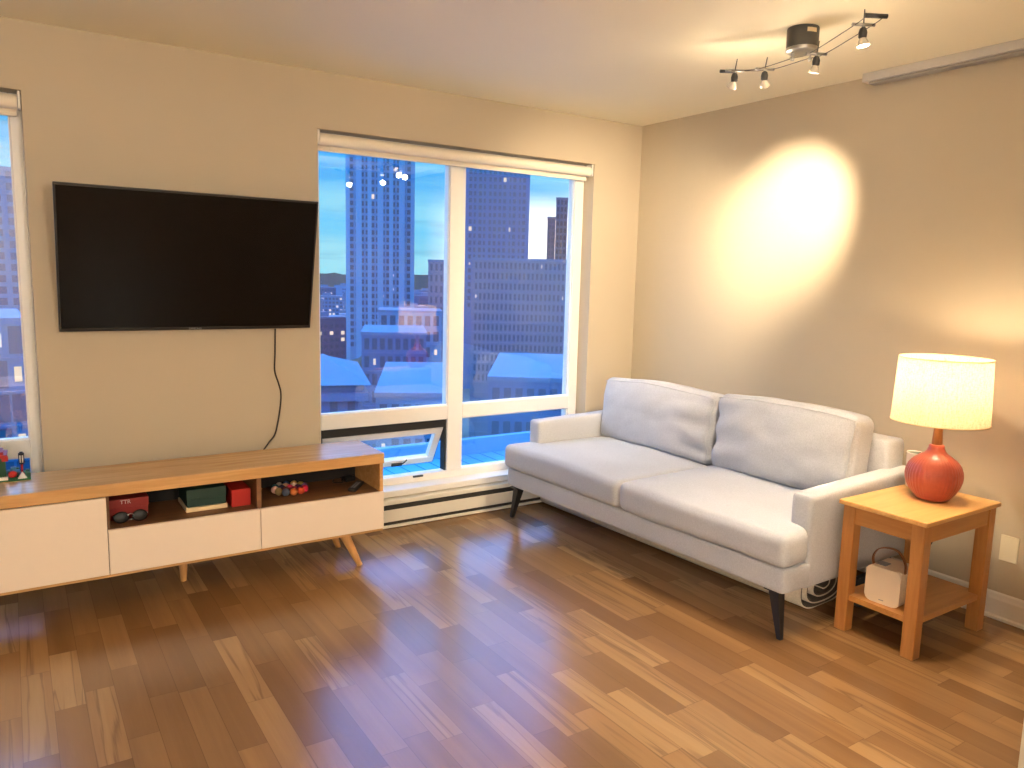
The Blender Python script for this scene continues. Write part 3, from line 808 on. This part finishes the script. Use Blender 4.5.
# ------------------------------------------------------------------ cable spot lights on the ceiling
CX, CY = -.868, -1.872
G = thing('ceiling_cable_light', 'ceiling light with black canister, twin cables and four small halogen spots', 'ceiling light', (CX, CY, H))
bm = B(); lathe(bm, [(.056, -.078), (.0615, -.076), (.0615, -.003), (.060, 0)], 48); obj('canopy', bm, 'canopy', G, smooth=40)
bm = B(); lathe(bm, [(.050, -.094), (.0615, -.088), (.0622, -.077), (.059, -.075)], 48); obj('canopy_ring', bm, 'steel', G, smooth=40)
# sticker on the canister, curved to its side
bm = B(); q = []
a0 = math.atan2(CAM.y - CY, CAM.x - CX)
for k in range(9):
    a = a0 + .25 + k * .085; q.append([bm.verts.new((.0619 * math.cos(a), .0619 * math.sin(a), z)) for z in (-.028, -.012)])
for A, C in zip(q, q[1:]): bm.faces.new((A[0], C[0], C[1], A[1]))
st = obj('sticker', bm, 'cream', G); mod = st.modifiers.new('thickness', 'SOLIDIFY'); mod.thickness = .0006
L3 = lambda x, y, z: Vector((x - CX, y - CY, z - H))
cz = 2.335
# cable centre line: left end, spot 1, spot 2, canister / spot 3, spot 4, end bar
cl = [(-.945, -1.565, 2.335), (-.925, -1.610, 2.333), (-.862, -1.690, 2.333), (-.865, -1.86, 2.338), (-.885, -1.955, 2.333), (-1.055, -2.255, 2.331), (-1.125, -2.350, 2.326)]
side = Vector((.86, -.50, 0)).normalized() * .030
for s in (-1, 1):
    bm = B(); tube(bm, spline([L3(*p) + side * s for p in cl], 8), .0016, 6); obj('cable', bm, 'darkmetal', G)
def bar(p, half=.042, r=.005, nm='spreader_bar', mat='steel', parent=G):
    bm = B(); a = L3(*p); cyl(bm, a - side.normalized() * half, a + side.normalized() * half, r, n=10); return obj(nm, bm, mat, parent)
bar(cl[0], .036, .007, 'end_bar', 'darkmetal'); bar(cl[-1], .038, .0075, 'end_bar', 'darkmetal')
for s in (-1, 1):
    bm = B(); cyl(bm, L3(-.868 , -1.872, 2.36) + side * s * 1.2, L3(-.868, -1.872, 2.333) + side * s * 1.2, .004); cyl(bm, L3(-.868, -1.872, 2.327) + side * s * 1.2, L3(-.868, -1.872, 2.34) + side * s * 1.2, .007); obj('cable_stud', bm, 'steel', G)
spots = [((-.938, -1.595, 2.333), (-.38, 0, 1.25), 0), ((-.862, -1.690, 2.333), (0.0, -1.20, 1.80), 0), ((-.885, -1.955, 2.333), (-.95, -1.3, .4), 0), ((-1.058, -2.262, 2.333), (-.75, -2.75, .0), 1)]
LIGHTS = []
for i, (p, tg, bright) in enumerate(spots):
    hd = bpy.data.objects.new('spot_head', None); COL.objects.link(hd); hd.parent = G; hd.location = L3(*p)
    bm = B(); d = side.normalized(); cyl(bm, -d * .040, d * .040, .0055, n=10)
    cyl(bm, (0, 0, 0), (0, 0, -.012), .006, n=10); obj('cross_bar', bm, 'steel', hd)
    bm = B(); cyl(bm, (0, 0, -.002), (.006 * (1 if i != 3 else -1), -.004, .048), .0024, .0016, n=8); obj('pin', bm, 'darkmetal', hd)
    bm = B(); lathe(bm, [(.009, -.046), (.0135, -.042), (.0145, -.026), (.011, -.013), (.005, -.008)], 20); obj('socket', bm, 'darkmetal', hd, smooth=50)
    src = Vector(p) + Vector((0, 0, -.042))
    dr = (Vector(tg) - src).normalized()
    # lamp heads hang mostly downwards and lean towards what they light
    ax = (dr + Vector((0, 0, -.45))).normalized()
    q = ax.to_track_quat('Z', 'Y').to_matrix().to_4x4()
    bm = B(); lathe(bm, [(.008, 0), (.011, .005), (.016, .015), (.0205, .027), (.021, .030)], 24, cap=False, M4=Matrix.Translation((0, 0, -.041)) @ q)
    obj('reflector', bm, plain('dichroic glass', c3((214, 204, 186)), .25, .2), hd)
    bm = B(); lathe(bm, [(.001, .0275), (.0192, .0275), (.0196, .030), (.001, .0315)], 24, cap=False, M4=Matrix.Translation((0, 0, -.041)) @ q)
    obj('bulb_lens', bm, 'spotlens' if bright else 'spotlensdim', hd)
    LIGHTS.append((src + ax * .045, dr, i))

# ------------------------------------------------------------------ lamps' light
def light(name, typ, loc, energy, color, aim=None, **kw):
    l = bpy.data.lights.new(name, typ); l.energy = energy; l.color = color
    for k, v in kw.items(): setattr(l, k, v)
    o = bpy.data.objects.new(name, l); COL.objects.link(o); o.location = loc
    if aim is not None: o.rotation_euler = Vector(aim).to_track_quat('-Z', 'Y').to_euler()
    return o
WARM = (1.0, .80, .56)
for pos, dr, i in LIGHTS:
    e = (100, 150, 50, 65)[i]; ang = (90, 52, 110, 105)[i]
    light('spot_light', 'SPOT', pos + dr * .012, e, WARM, dr, spot_size=math.radians(ang), spot_blend=1.0, shadow_soft_size=.018)
    light('spot_spill', 'POINT', pos + Vector((0, 0, -.02)) + dr * .03, .8, WARM, shadow_soft_size=.02)
light('lamp_light', 'POINT', (LX, LY, .5605 + .525), 6.2, (1, .77, .50), shadow_soft_size=.04)

# unseen kitchen-side lights behind the camera, given pendant form to brighten the ceiling
for k, (x, y) in enumerate(((-4.8, -4.7), (-2.6, -4.9), (-4.8, -6.0), (-2.6, -6.0))):
    t = thing('fill_pendant', 'unseen pendant-shaped fill light behind the viewer', 'pendant light', (x, y, H), group='unseen fill lights behind the viewer')
    bm = B(); lathe(bm, [(.002, -.02), (.05, -.018), (.055, 0)], 28, cap=False); obj('ceiling_rose', bm, 'white', t, smooth=40)
    bm = B(); cyl(bm, (0, 0, -.38), (0, 0, -.015), .003); obj('flex', bm, 'cord', t)
    bm = B(); lathe(bm, [(.002, -.36), (.03, -.365), (.09, -.40), (.115, -.46), (.10, -.53), (.05, -.57), (.002, -.58)], 32, cap=False); obj('globe', bm, glow('globe %d' % k, (1, .86, .68), 3.5), t)
    light('fill_pendant_glow', 'POINT', (x, y, H - .66), 49, (1.0, .89, .76), shadow_soft_size=.10)

# ------------------------------------------------------------------ the city outside
GZ = -42.0
M['ground'] = facade_mat('dusk city ground', (.10, .12, .13))
M['fA'] = facade_mat('pale blue concrete', (.05, .21, .36)); M['fB'] = facade_mat('grey blue concrete', (.035, .13, .26))
M['fAl'] = facade_mat('pale blue pilaster', (.08, .30, .46))
M['fC'] = facade_mat('dark concrete', (.02, .07, .16)); M['fD'] = facade_mat('slate facade', (.03, .15, .28)); M['fM'] = facade_mat('grey concrete', (.07, .15, .24))
M['roof'] = facade_mat('light roof membrane', (.045, .16, .28)); M['roofblue'] = facade_mat('standing seam roof', (.10, .28, .46)); M['leaf'] = facade_mat('dark tree leaves', (.02, .045, .05))
M['trunk'] = facade_mat('tree trunk', (.06, .04, .03))
M['wglass'] = plain('dusk window glass', (.015, .07, .13), .25, scale=.2, spec=.8)
M['wlit'] = glow('lit room window', (1, .9, .75), .55); M['wcool'] = glow('cool lit window', (.8, .92, 1), .6)
bm = B(); bx(bm, -700, 1500, 5, 2200, GZ - 2, GZ); o = obj('ground', bm, 'ground', kind='structure')

def building(name, label, ta, tb, Y, ztop, depth, mat, cols, fh, pil=0, group=None, z0=None, wfrac=(.62, .62), lit=.08, slabs=True, rz=0, crown=None, near_limit=None, maxsee=None, margin=.04):
    xa, xb = CAM.x + Y * ta, CAM.x + Y * tb
    yc = CAM.y + Y; z0 = GZ if z0 is None else z0
    am = math.atan((ta + tb) / 2); root = thing(name, label, 'building', ((xa + xb) / 2, yc, z0), -am, group)
    hw_ = (xb - xa) / 2 * math.cos(am); Ht = ztop - z0
    bm = B(); bx(bm, -hw_, hw_, 0, depth, 0, Ht); 
    if crown: bx(bm, -hw_ * crown, hw_ * crown * .6, depth * .2, depth * .8, Ht, Ht + 3)
    obj('body', bm, mat, root)
    bm = B(); bx(bm, -hw_ - .15, hw_ + .15, -.15, depth + .15, Ht, Ht + .5); obj('parapet', bm, 'roof', root)
    nf = int(Ht // fh); cw = 2 * hw_ * (1 - margin) / cols
    ww, wh = cw * wfrac[0], fh * wfrac[1]
    wm = B(); bx(wm, -ww / 2, ww / 2, -.10, .02, -wh / 2, wh / 2)
    bx(wm, -.04 * ww, .04 * ww, -.14, -.10, -wh / 2, wh / 2)
    proto = obj('window', wm, 'wglass', root)
    lm = proto.data.copy(); lm.materials.clear(); lm.materials.append(M['wlit'])
    lm2 = proto.data.copy(); lm2.materials.clear(); lm2.materials.append(M['wcool'])
    cells = []
    for f in range(nf):
        z = Ht - fh * (f + .5)
        # only the storeys that the window can show
        if maxsee and not (maxsee[0] < z + z0 < maxsee[1]): continue
        for c in range(cols): cells.append((c, z, 0))
    # return side facing the viewer (left or right side of the block)
    cells.sort(key=lambda c: -c[1] if False else abs(c[1] + z0 - CAM.z))
    rest = B(); nr = 0
    for k, (c, z, sd) in enumerate(cells):
        x = -hw_ * (1 - margin) + cw * (c + .5)
        r = random.random()
        if k < 100:
            o = proto if k == 0 else proto.copy()
            if k: COL.objects.link(o)
            o.parent = root; o.location = (x, 0, z)
            if r < lit * .25: o.data = lm; o.scale = (.5, 1, .55)
            elif r < lit * .4: o.data = lm2; o.scale = (.45, 1, .5)
            elif r < 0: o.data = lm2
        else:
            bx(rest, x - ww / 2, x + ww / 2, -.10, .02, z - wh / 2, z + wh / 2, mat=1 if r < lit * .1 else 0); nr += 1
    if nr: obj('window', rest, ['wglass', 'wlit'], root, kind='stuff')
    else: rest.free()
    if slabs:
        bm = B()
        for f in range(nf + 1):
            z = Ht - fh * f
            if z > 0: bx(bm, -hw_ - .05, hw_ + .05, -.22, 0, z - .22, z + .02)
        obj('floor_band', bm, mat, root)
    for k in range(pil + 1 if pil else 0):
        x = -hw_ + 2 * hw_ * k / pil; w_ = hw_ * (.062 if mat == 'fA' else .03) * (1.5 if k % 2 else 1)
        boxobj('pilaster', (x - w_, x + w_, -.5, .02, 0, Ht), 'fAl' if mat == 'fA' else mat, root)
    return root
building('apartment_tower', 'tall blue apartment tower in the middle of the left window bay', .386, .482, 300, 92, 26, 'fA', 12, 2.9, pil=6, maxsee=(-30, 62), lit=.10, wfrac=(.66, .62))
building('apartment_tower', 'wide grey blue tower filling the left of the right window bay', .552, .677, 250, 80, 26, 'fB', 14, 2.6, pil=7, maxsee=(-12, 50), lit=.04, wfrac=(.6, .6))
building('office_tower', 'dark tower at the far right edge of the large window', .757, .86, 232, 35.0, 24, 'fC', 5, 2.9, maxsee=(-12, 40), lit=.06)
building('office_tower', 'slim middle step of the dark tower at the right of the window', .733, .756, 262, 34.0, 18, 'fB', 3, 2.9, maxsee=(-12, 40), lit=.1)
building('office_tower', 'lowest narrow step beside the bright sky gap in the right bay', .717, .7325, 290, 28.5, 16, 'fC', 2, 2.9, maxsee=(-12, 40), lit=.1)
building('apartment_tower', 'blue gridded tower seen through the window at the left edge', -.10, .0175, 220, 23.6, 24, 'fD', 8, 2.7, maxsee=(-22, 40), lit=.14)
building('apartment_block', 'pale grey mid-rise block spanning the right window bay below the towers', .575, .80, 130, 4.6, 20, 'fM', 26, 2.1, maxsee=(-20, 6), lit=.05, wfrac=(.5, .6), slabs=True)
building('apartment_block', 'pale slim mid-rise block beside the mullion in the left window bay', .508, .560, 170, 4.6, 16, 'fM', 6, 2.7, maxsee=(-26, 6), lit=.03, wfrac=(.4, .6))
building('podium_building', 'low blue block at the foot of the tall tower', .43, .53, 142, -6.4, 12, 'fA', 7, 3.2, maxsee=(-30, 0), lit=.12)
building('apartment_block', 'dark framed block behind the reflected lamp', .405, .505, 118, -8.8, 18, 'fB', 8, 3.0, maxsee=(-30, 0), lit=.14)
building('apartment_block', 'low glass-fronted building with lit rooms in the left-edge window', -.09, .014, 95, -4.6, 20, 'fD', 6, 3.6, maxsee=(-22, 0), lit=.16, wfrac=(.85, .8))
# near roofs below
def roofed(name, label, ta, tb, Y, ztop, depth, mat, pitch, cols, roofmat='roof', fh=3.4, lit=.0):
    r = building(name, label, ta, tb, Y, ztop, depth, mat, cols, fh, z0=GZ, lit=lit, slabs=False, maxsee=(ztop - 18, ztop + 2), wfrac=(.42, .6))
    xa, xb = Y * ta, Y * tb; hw_ = (xb - xa) / 2 * math.cos(math.atan((ta + tb) / 2)); Ht = ztop - GZ
    bm = B(); e = .7
    v = [bm.verts.new(p) for p in ((-hw_ - e, -e, Ht + .5), (hw_ + e, -e, Ht + .5), (hw_ + e, depth + e, Ht + .5), (-hw_ - e, depth + e, Ht + .5), (-hw_ * .3, depth * .5, Ht + .5 + pitch), (hw_ * .3, depth * .5, Ht + .5 + pitch))]
    for f in ((0, 1, 5, 4), (1, 2, 5), (2, 3, 4, 5), (3, 0, 4), (3, 2, 1, 0)): bm.faces.new([v[i] for i in f])
    obj('roof', bm, roofmat, r)
    boxobj('cornice', (-hw_ - .5, hw_ + .5, -.5, depth + .5, Ht - .9, Ht - .2), mat, r)
roofed('low_building', 'low building with pale hipped roof at the lower left of the left bay', .25, .405, 62, -8.4, 16, 'fB', 1.7, 6)
building('low_building', 'flat pale-roofed building at the lower right of the left bay', .425, .565, 66, -10.4, 26, 'fA', 7, 3.4, lit=.03, slabs=False, maxsee=(-26, 0))
building('low_building', 'flat blue-roofed block seen low in the right bay above the transom', .61, .80, 62, -9.0, 24, 'fB', 8, 3.4, lit=.02, slabs=False, maxsee=(-26, 0))
# neighbouring podium roof seen through the lowest panes
t = thing('podium_roof', 'wide blue metal roof seen through the lowest panes and the open sash', 'building', (CAM.x + 20, 22, GZ))
boxobj('body', (-22, 26, -12, 16, 0, 31.5), 'fC', t)
bm = B(); bx(bm, -22.3, 26.3, -12.3, 16.3, 31.5, 32.0)
for k in range(48): bx(bm, -22 + k, -21.95 + k, -12.3, 16.3, 32.0, 32.05)
obj('roof', bm, 'roofblue', t)
boxobj('roof_parapet', (-22.3, 26.3, 15.8, 16.3, 32.0, 33.0), 'roofblue', t)
t = thing('rooftop_unit', 'box shaped ventilation unit on the blue metal roof', 'vent unit', (CAM.x + 28, 24, GZ + 32.12))
boxobj('unit_body', (-2.5, 2.5, -1.5, 1.5, 0, 1.8), 'roof', t)
bm = B(); 
for k in range(8): bx(bm, -2.3, 2.3, -1.56, -1.5, .2 + k * .18, .28 + k * .18)
obj('louvre', bm, 'fC', t)
# far city carpet
TAKEN = [(.70, .86, 280, 60), (.386, .482, 300, 26), (.552, .677, 250, 26), (.717, .86, 226, 86), (.25, .405, 60, 20), (.425, .565, 64, 28), (.61, .80, 60, 26), (-.10, .0175, 220, 24), (.575, .80, 130, 20), (.508, .560, 170, 16), (.43, .53, 142, 16), (.405, .505, 118, 18), (-.09, .014, 95, 20)]
DISCS = []
def free(x, y, r):
    for (ta, tb, Y, dp) in TAKEN:
        if CAM.x + Y * ta - r < x < CAM.x + Y * tb + r and CAM.y + Y - r < y < CAM.y + Y + dp + r: return False
    for (a, b, c) in DISCS:
        if (a - x) ** 2 + (b - y) ** 2 < (c + r) ** 2: return False
    DISCS.append((x, y, r)); return True
for k in range(170):
    Y = random.uniform(260, 900); ta = random.uniform(.30, .82) if k % 5 else random.uniform(-.08, .03)
    wd = random.uniform(14, 34); hh = random.uniform(7, 20) + (Y - 260) * .022
    if not free(CAM.x + Y * ta, CAM.y + Y + 7, math.hypot(wd / 2, 7.5) * 1.12): continue
    o = thing('distant_building', 'small distant city building near the horizon', 'building', (CAM.x + Y * ta, CAM.y + Y, GZ), random.uniform(-.4, .4), 'distant city buildings near the horizon')
    bm = B(); bx(bm, -wd / 2, wd / 2, 0, 14, 0, hh); 
    obj('body', bm, random.choice(['fA', 'fB', 'fC', 'fD', 'fM']), o)
    bm = B(); bx(bm, -wd / 2 - .3, wd / 2 + .3, -.3, 14.3, hh, hh + .8); bx(bm, -wd * .2, wd * .1, 4, 8, hh + .8, hh + 3); obj('roof', bm, 'roof', o)
    bm = B(); nn = 0
    for f in range(int(hh // 3.2)):
        for c in range(int(wd // 3)):
            r = random.random()
            bx(bm, -wd / 2 + .6 + c * 3, -wd / 2 + 2.4 + c * 3, -.12, .02, 1 + f * 3.2, 2.7 + f * 3.2, mat=1 if r < .14 else 0); nn += 1
    obj('window_rows', bm, ['wglass', 'wlit'], o)
# tree clumps
def tree(x, y, s, label, group):
    if not free(x, y, s * .5): return
    t = thing('street_tree', label, 'tree', (x, y, GZ), random.uniform(0, 6), group)
    bm = B(); cyl(bm, (0, 0, 0), (0, 0, s * .5), s * .05, s * .03, n=7); obj('trunk', bm, 'trunk', t)
    bm = B(); bmesh.ops.create_icosphere(bm, subdivisions=3, radius=s * .42)
    sd = random.uniform(0, 50)
    for v in bm.verts:
        v.co *= 1 + .45 * noise.noise(v.co * (3 / s) + Vector((sd, 0, 0))); v.co.z = v.co.z * .9 + s * .62
    obj('crown', bm, 'leaf', t)
for k in range(60):
    Y = random.uniform(95, 260); ta = random.uniform(.30, .42)
    tree(CAM.x + Y * ta, CAM.y + Y, random.uniform(9, 16), 'dark tree among the buildings below the tall blue tower', 'trees in the left window bay')
for k in range(12):
    Y = random.uniform(70, 92); ta = random.uniform(-.08, .03)
    tree(CAM.x + Y * ta, CAM.y + Y, random.uniform(8, 12), 'dark tree in the street below the left-edge window', 'trees below the left-edge window')
# wooded ridge at the horizon
bm = B(); R = random.Random(3); N = 160; prevr = None
for k in range(N + 1):
    x = -300 + 1900 * k / N; hgt = 42 + 9 * noise.noise(Vector((k * .11, 0, 0))) + 3 * noise.noise(Vector((k * .9, 4, 0)))
    cur = [bm.verts.new((x, 1000, GZ)), bm.verts.new((x, 1030, GZ + hgt)), bm.verts.new((x, 1200, GZ))]
    if prevr:
        bm.faces.new((prevr[0], cur[0], cur[1], prevr[1])); bm.faces.new((prevr[1], cur[1], cur[2], prevr[2]))
    prevr = cur
obj('trim_9', bm, 'leaf', kind='structure').name = 'ridge'

# ------------------------------------------------------------------ dusk sky
wd = bpy.data.worlds.new('dusk sky'); bpy.context.scene.world = wd; wd.use_nodes = True
nt = wd.node_tree; nt.nodes.clear()
class WT(NT):
    def __init__(s): s.t = nt
w = WT()
out = nt.nodes.new('ShaderNodeOutputWorld'); bg = nt.nodes.new('ShaderNodeBackground')
tc = w.n('TexCoord'); sp_ = w.n('SeparateXYZ'); nt.links.new(tc.outputs['Generated'], sp_.inputs[0])
z = sp_.outputs[2]
col = w.ramp(z, [(0.0, c3((110, 205, 240))), (.06, c3((88, 198, 250))), (.15, c3((50, 165, 250))), (.25, (.04, .32, 1)), (.38, (.13, .24, 1)), (.6, (.08, .24, 1)), (.8, (.01, .32, .85)), (1.0, (.01, .34, .8))])
# stretched cloud bands
cb = w.n('CombineXYZ'); w.put(cb.inputs[0], w.math('MULTIPLY', sp_.outputs[0], 2.2)); w.put(cb.inputs[1], w.math('MULTIPLY', sp_.outputs[1], 2.2)); w.put(cb.inputs[2], w.math('MULTIPLY', z, 16))
cn = w.noise(cb.outputs[0], 1.5, 5, .55, .4)
cloud = w.ramp(cn, [(.42, (0, 0, 0)), (.62, (1, 1, 1))])
col = w.mix(w.math('MULTIPLY', cloud, .6), col, (*c3((158, 232, 248)), 1))
dk = w.ramp(w.noise(cb.outputs[0], 3.1, 3, .5, .2), [(.55, (0, 0, 0)), (.68, (1, 1, 1))])
col = w.mix(w.math('MULTIPLY', dk, .45), col, (*c3((50, 140, 200)), 1))
# afterglow to the right, between the two towers
az_ = w.math('DIVIDE', sp_.outputs[0], w.math('MAXIMUM', sp_.outputs[1], .05))
g1 = w.math('SUBTRACT', 1, w.math('MINIMUM', 1, w.math('ABSOLUTE', w.math('DIVIDE', w.math('SUBTRACT', az_, .72), .22))))
g2 = w.math('SUBTRACT', 1, w.math('MINIMUM', 1, w.math('ABSOLUTE', w.math('DIVIDE', w.math('SUBTRACT', z, .02), .09))))
g = w.math('MULTIPLY', w.math('MULTIPLY', w.math('MINIMUM', 1, w.math('MULTIPLY', g1, 1.8)), w.math('MINIMUM', 1, w.math('MULTIPLY', g2, 2.2))), w.math('GREATER_THAN', sp_.outputs[1], 0))
col = w.mix(g, col, (1.0, 1.0, .95, 1))
nt.links.new(col, bg.inputs[0])
w.put(bg.inputs[1], w.math('MULTIPLY', w.math('ADD', 1, w.math('MULTIPLY', g, .6)), w.math('MULTIPLY', w.ramp(z, [(0, (.165,) * 3), (.15, (.17,) * 3), (.30, (.8,) * 3), (.6, (.8,) * 3), (1, (.5,) * 3)]), 4.4)))
nt.links.new(bg.outputs[0], out.inputs[0])

sc = bpy.context.scene
sc.view_settings.view_transform = 'Standard'; sc.view_settings.look = 'None'
sc.view_settings.gamma = 1; sc.view_settings.exposure = .8; sc.view_settings.use_curve_mapping = False
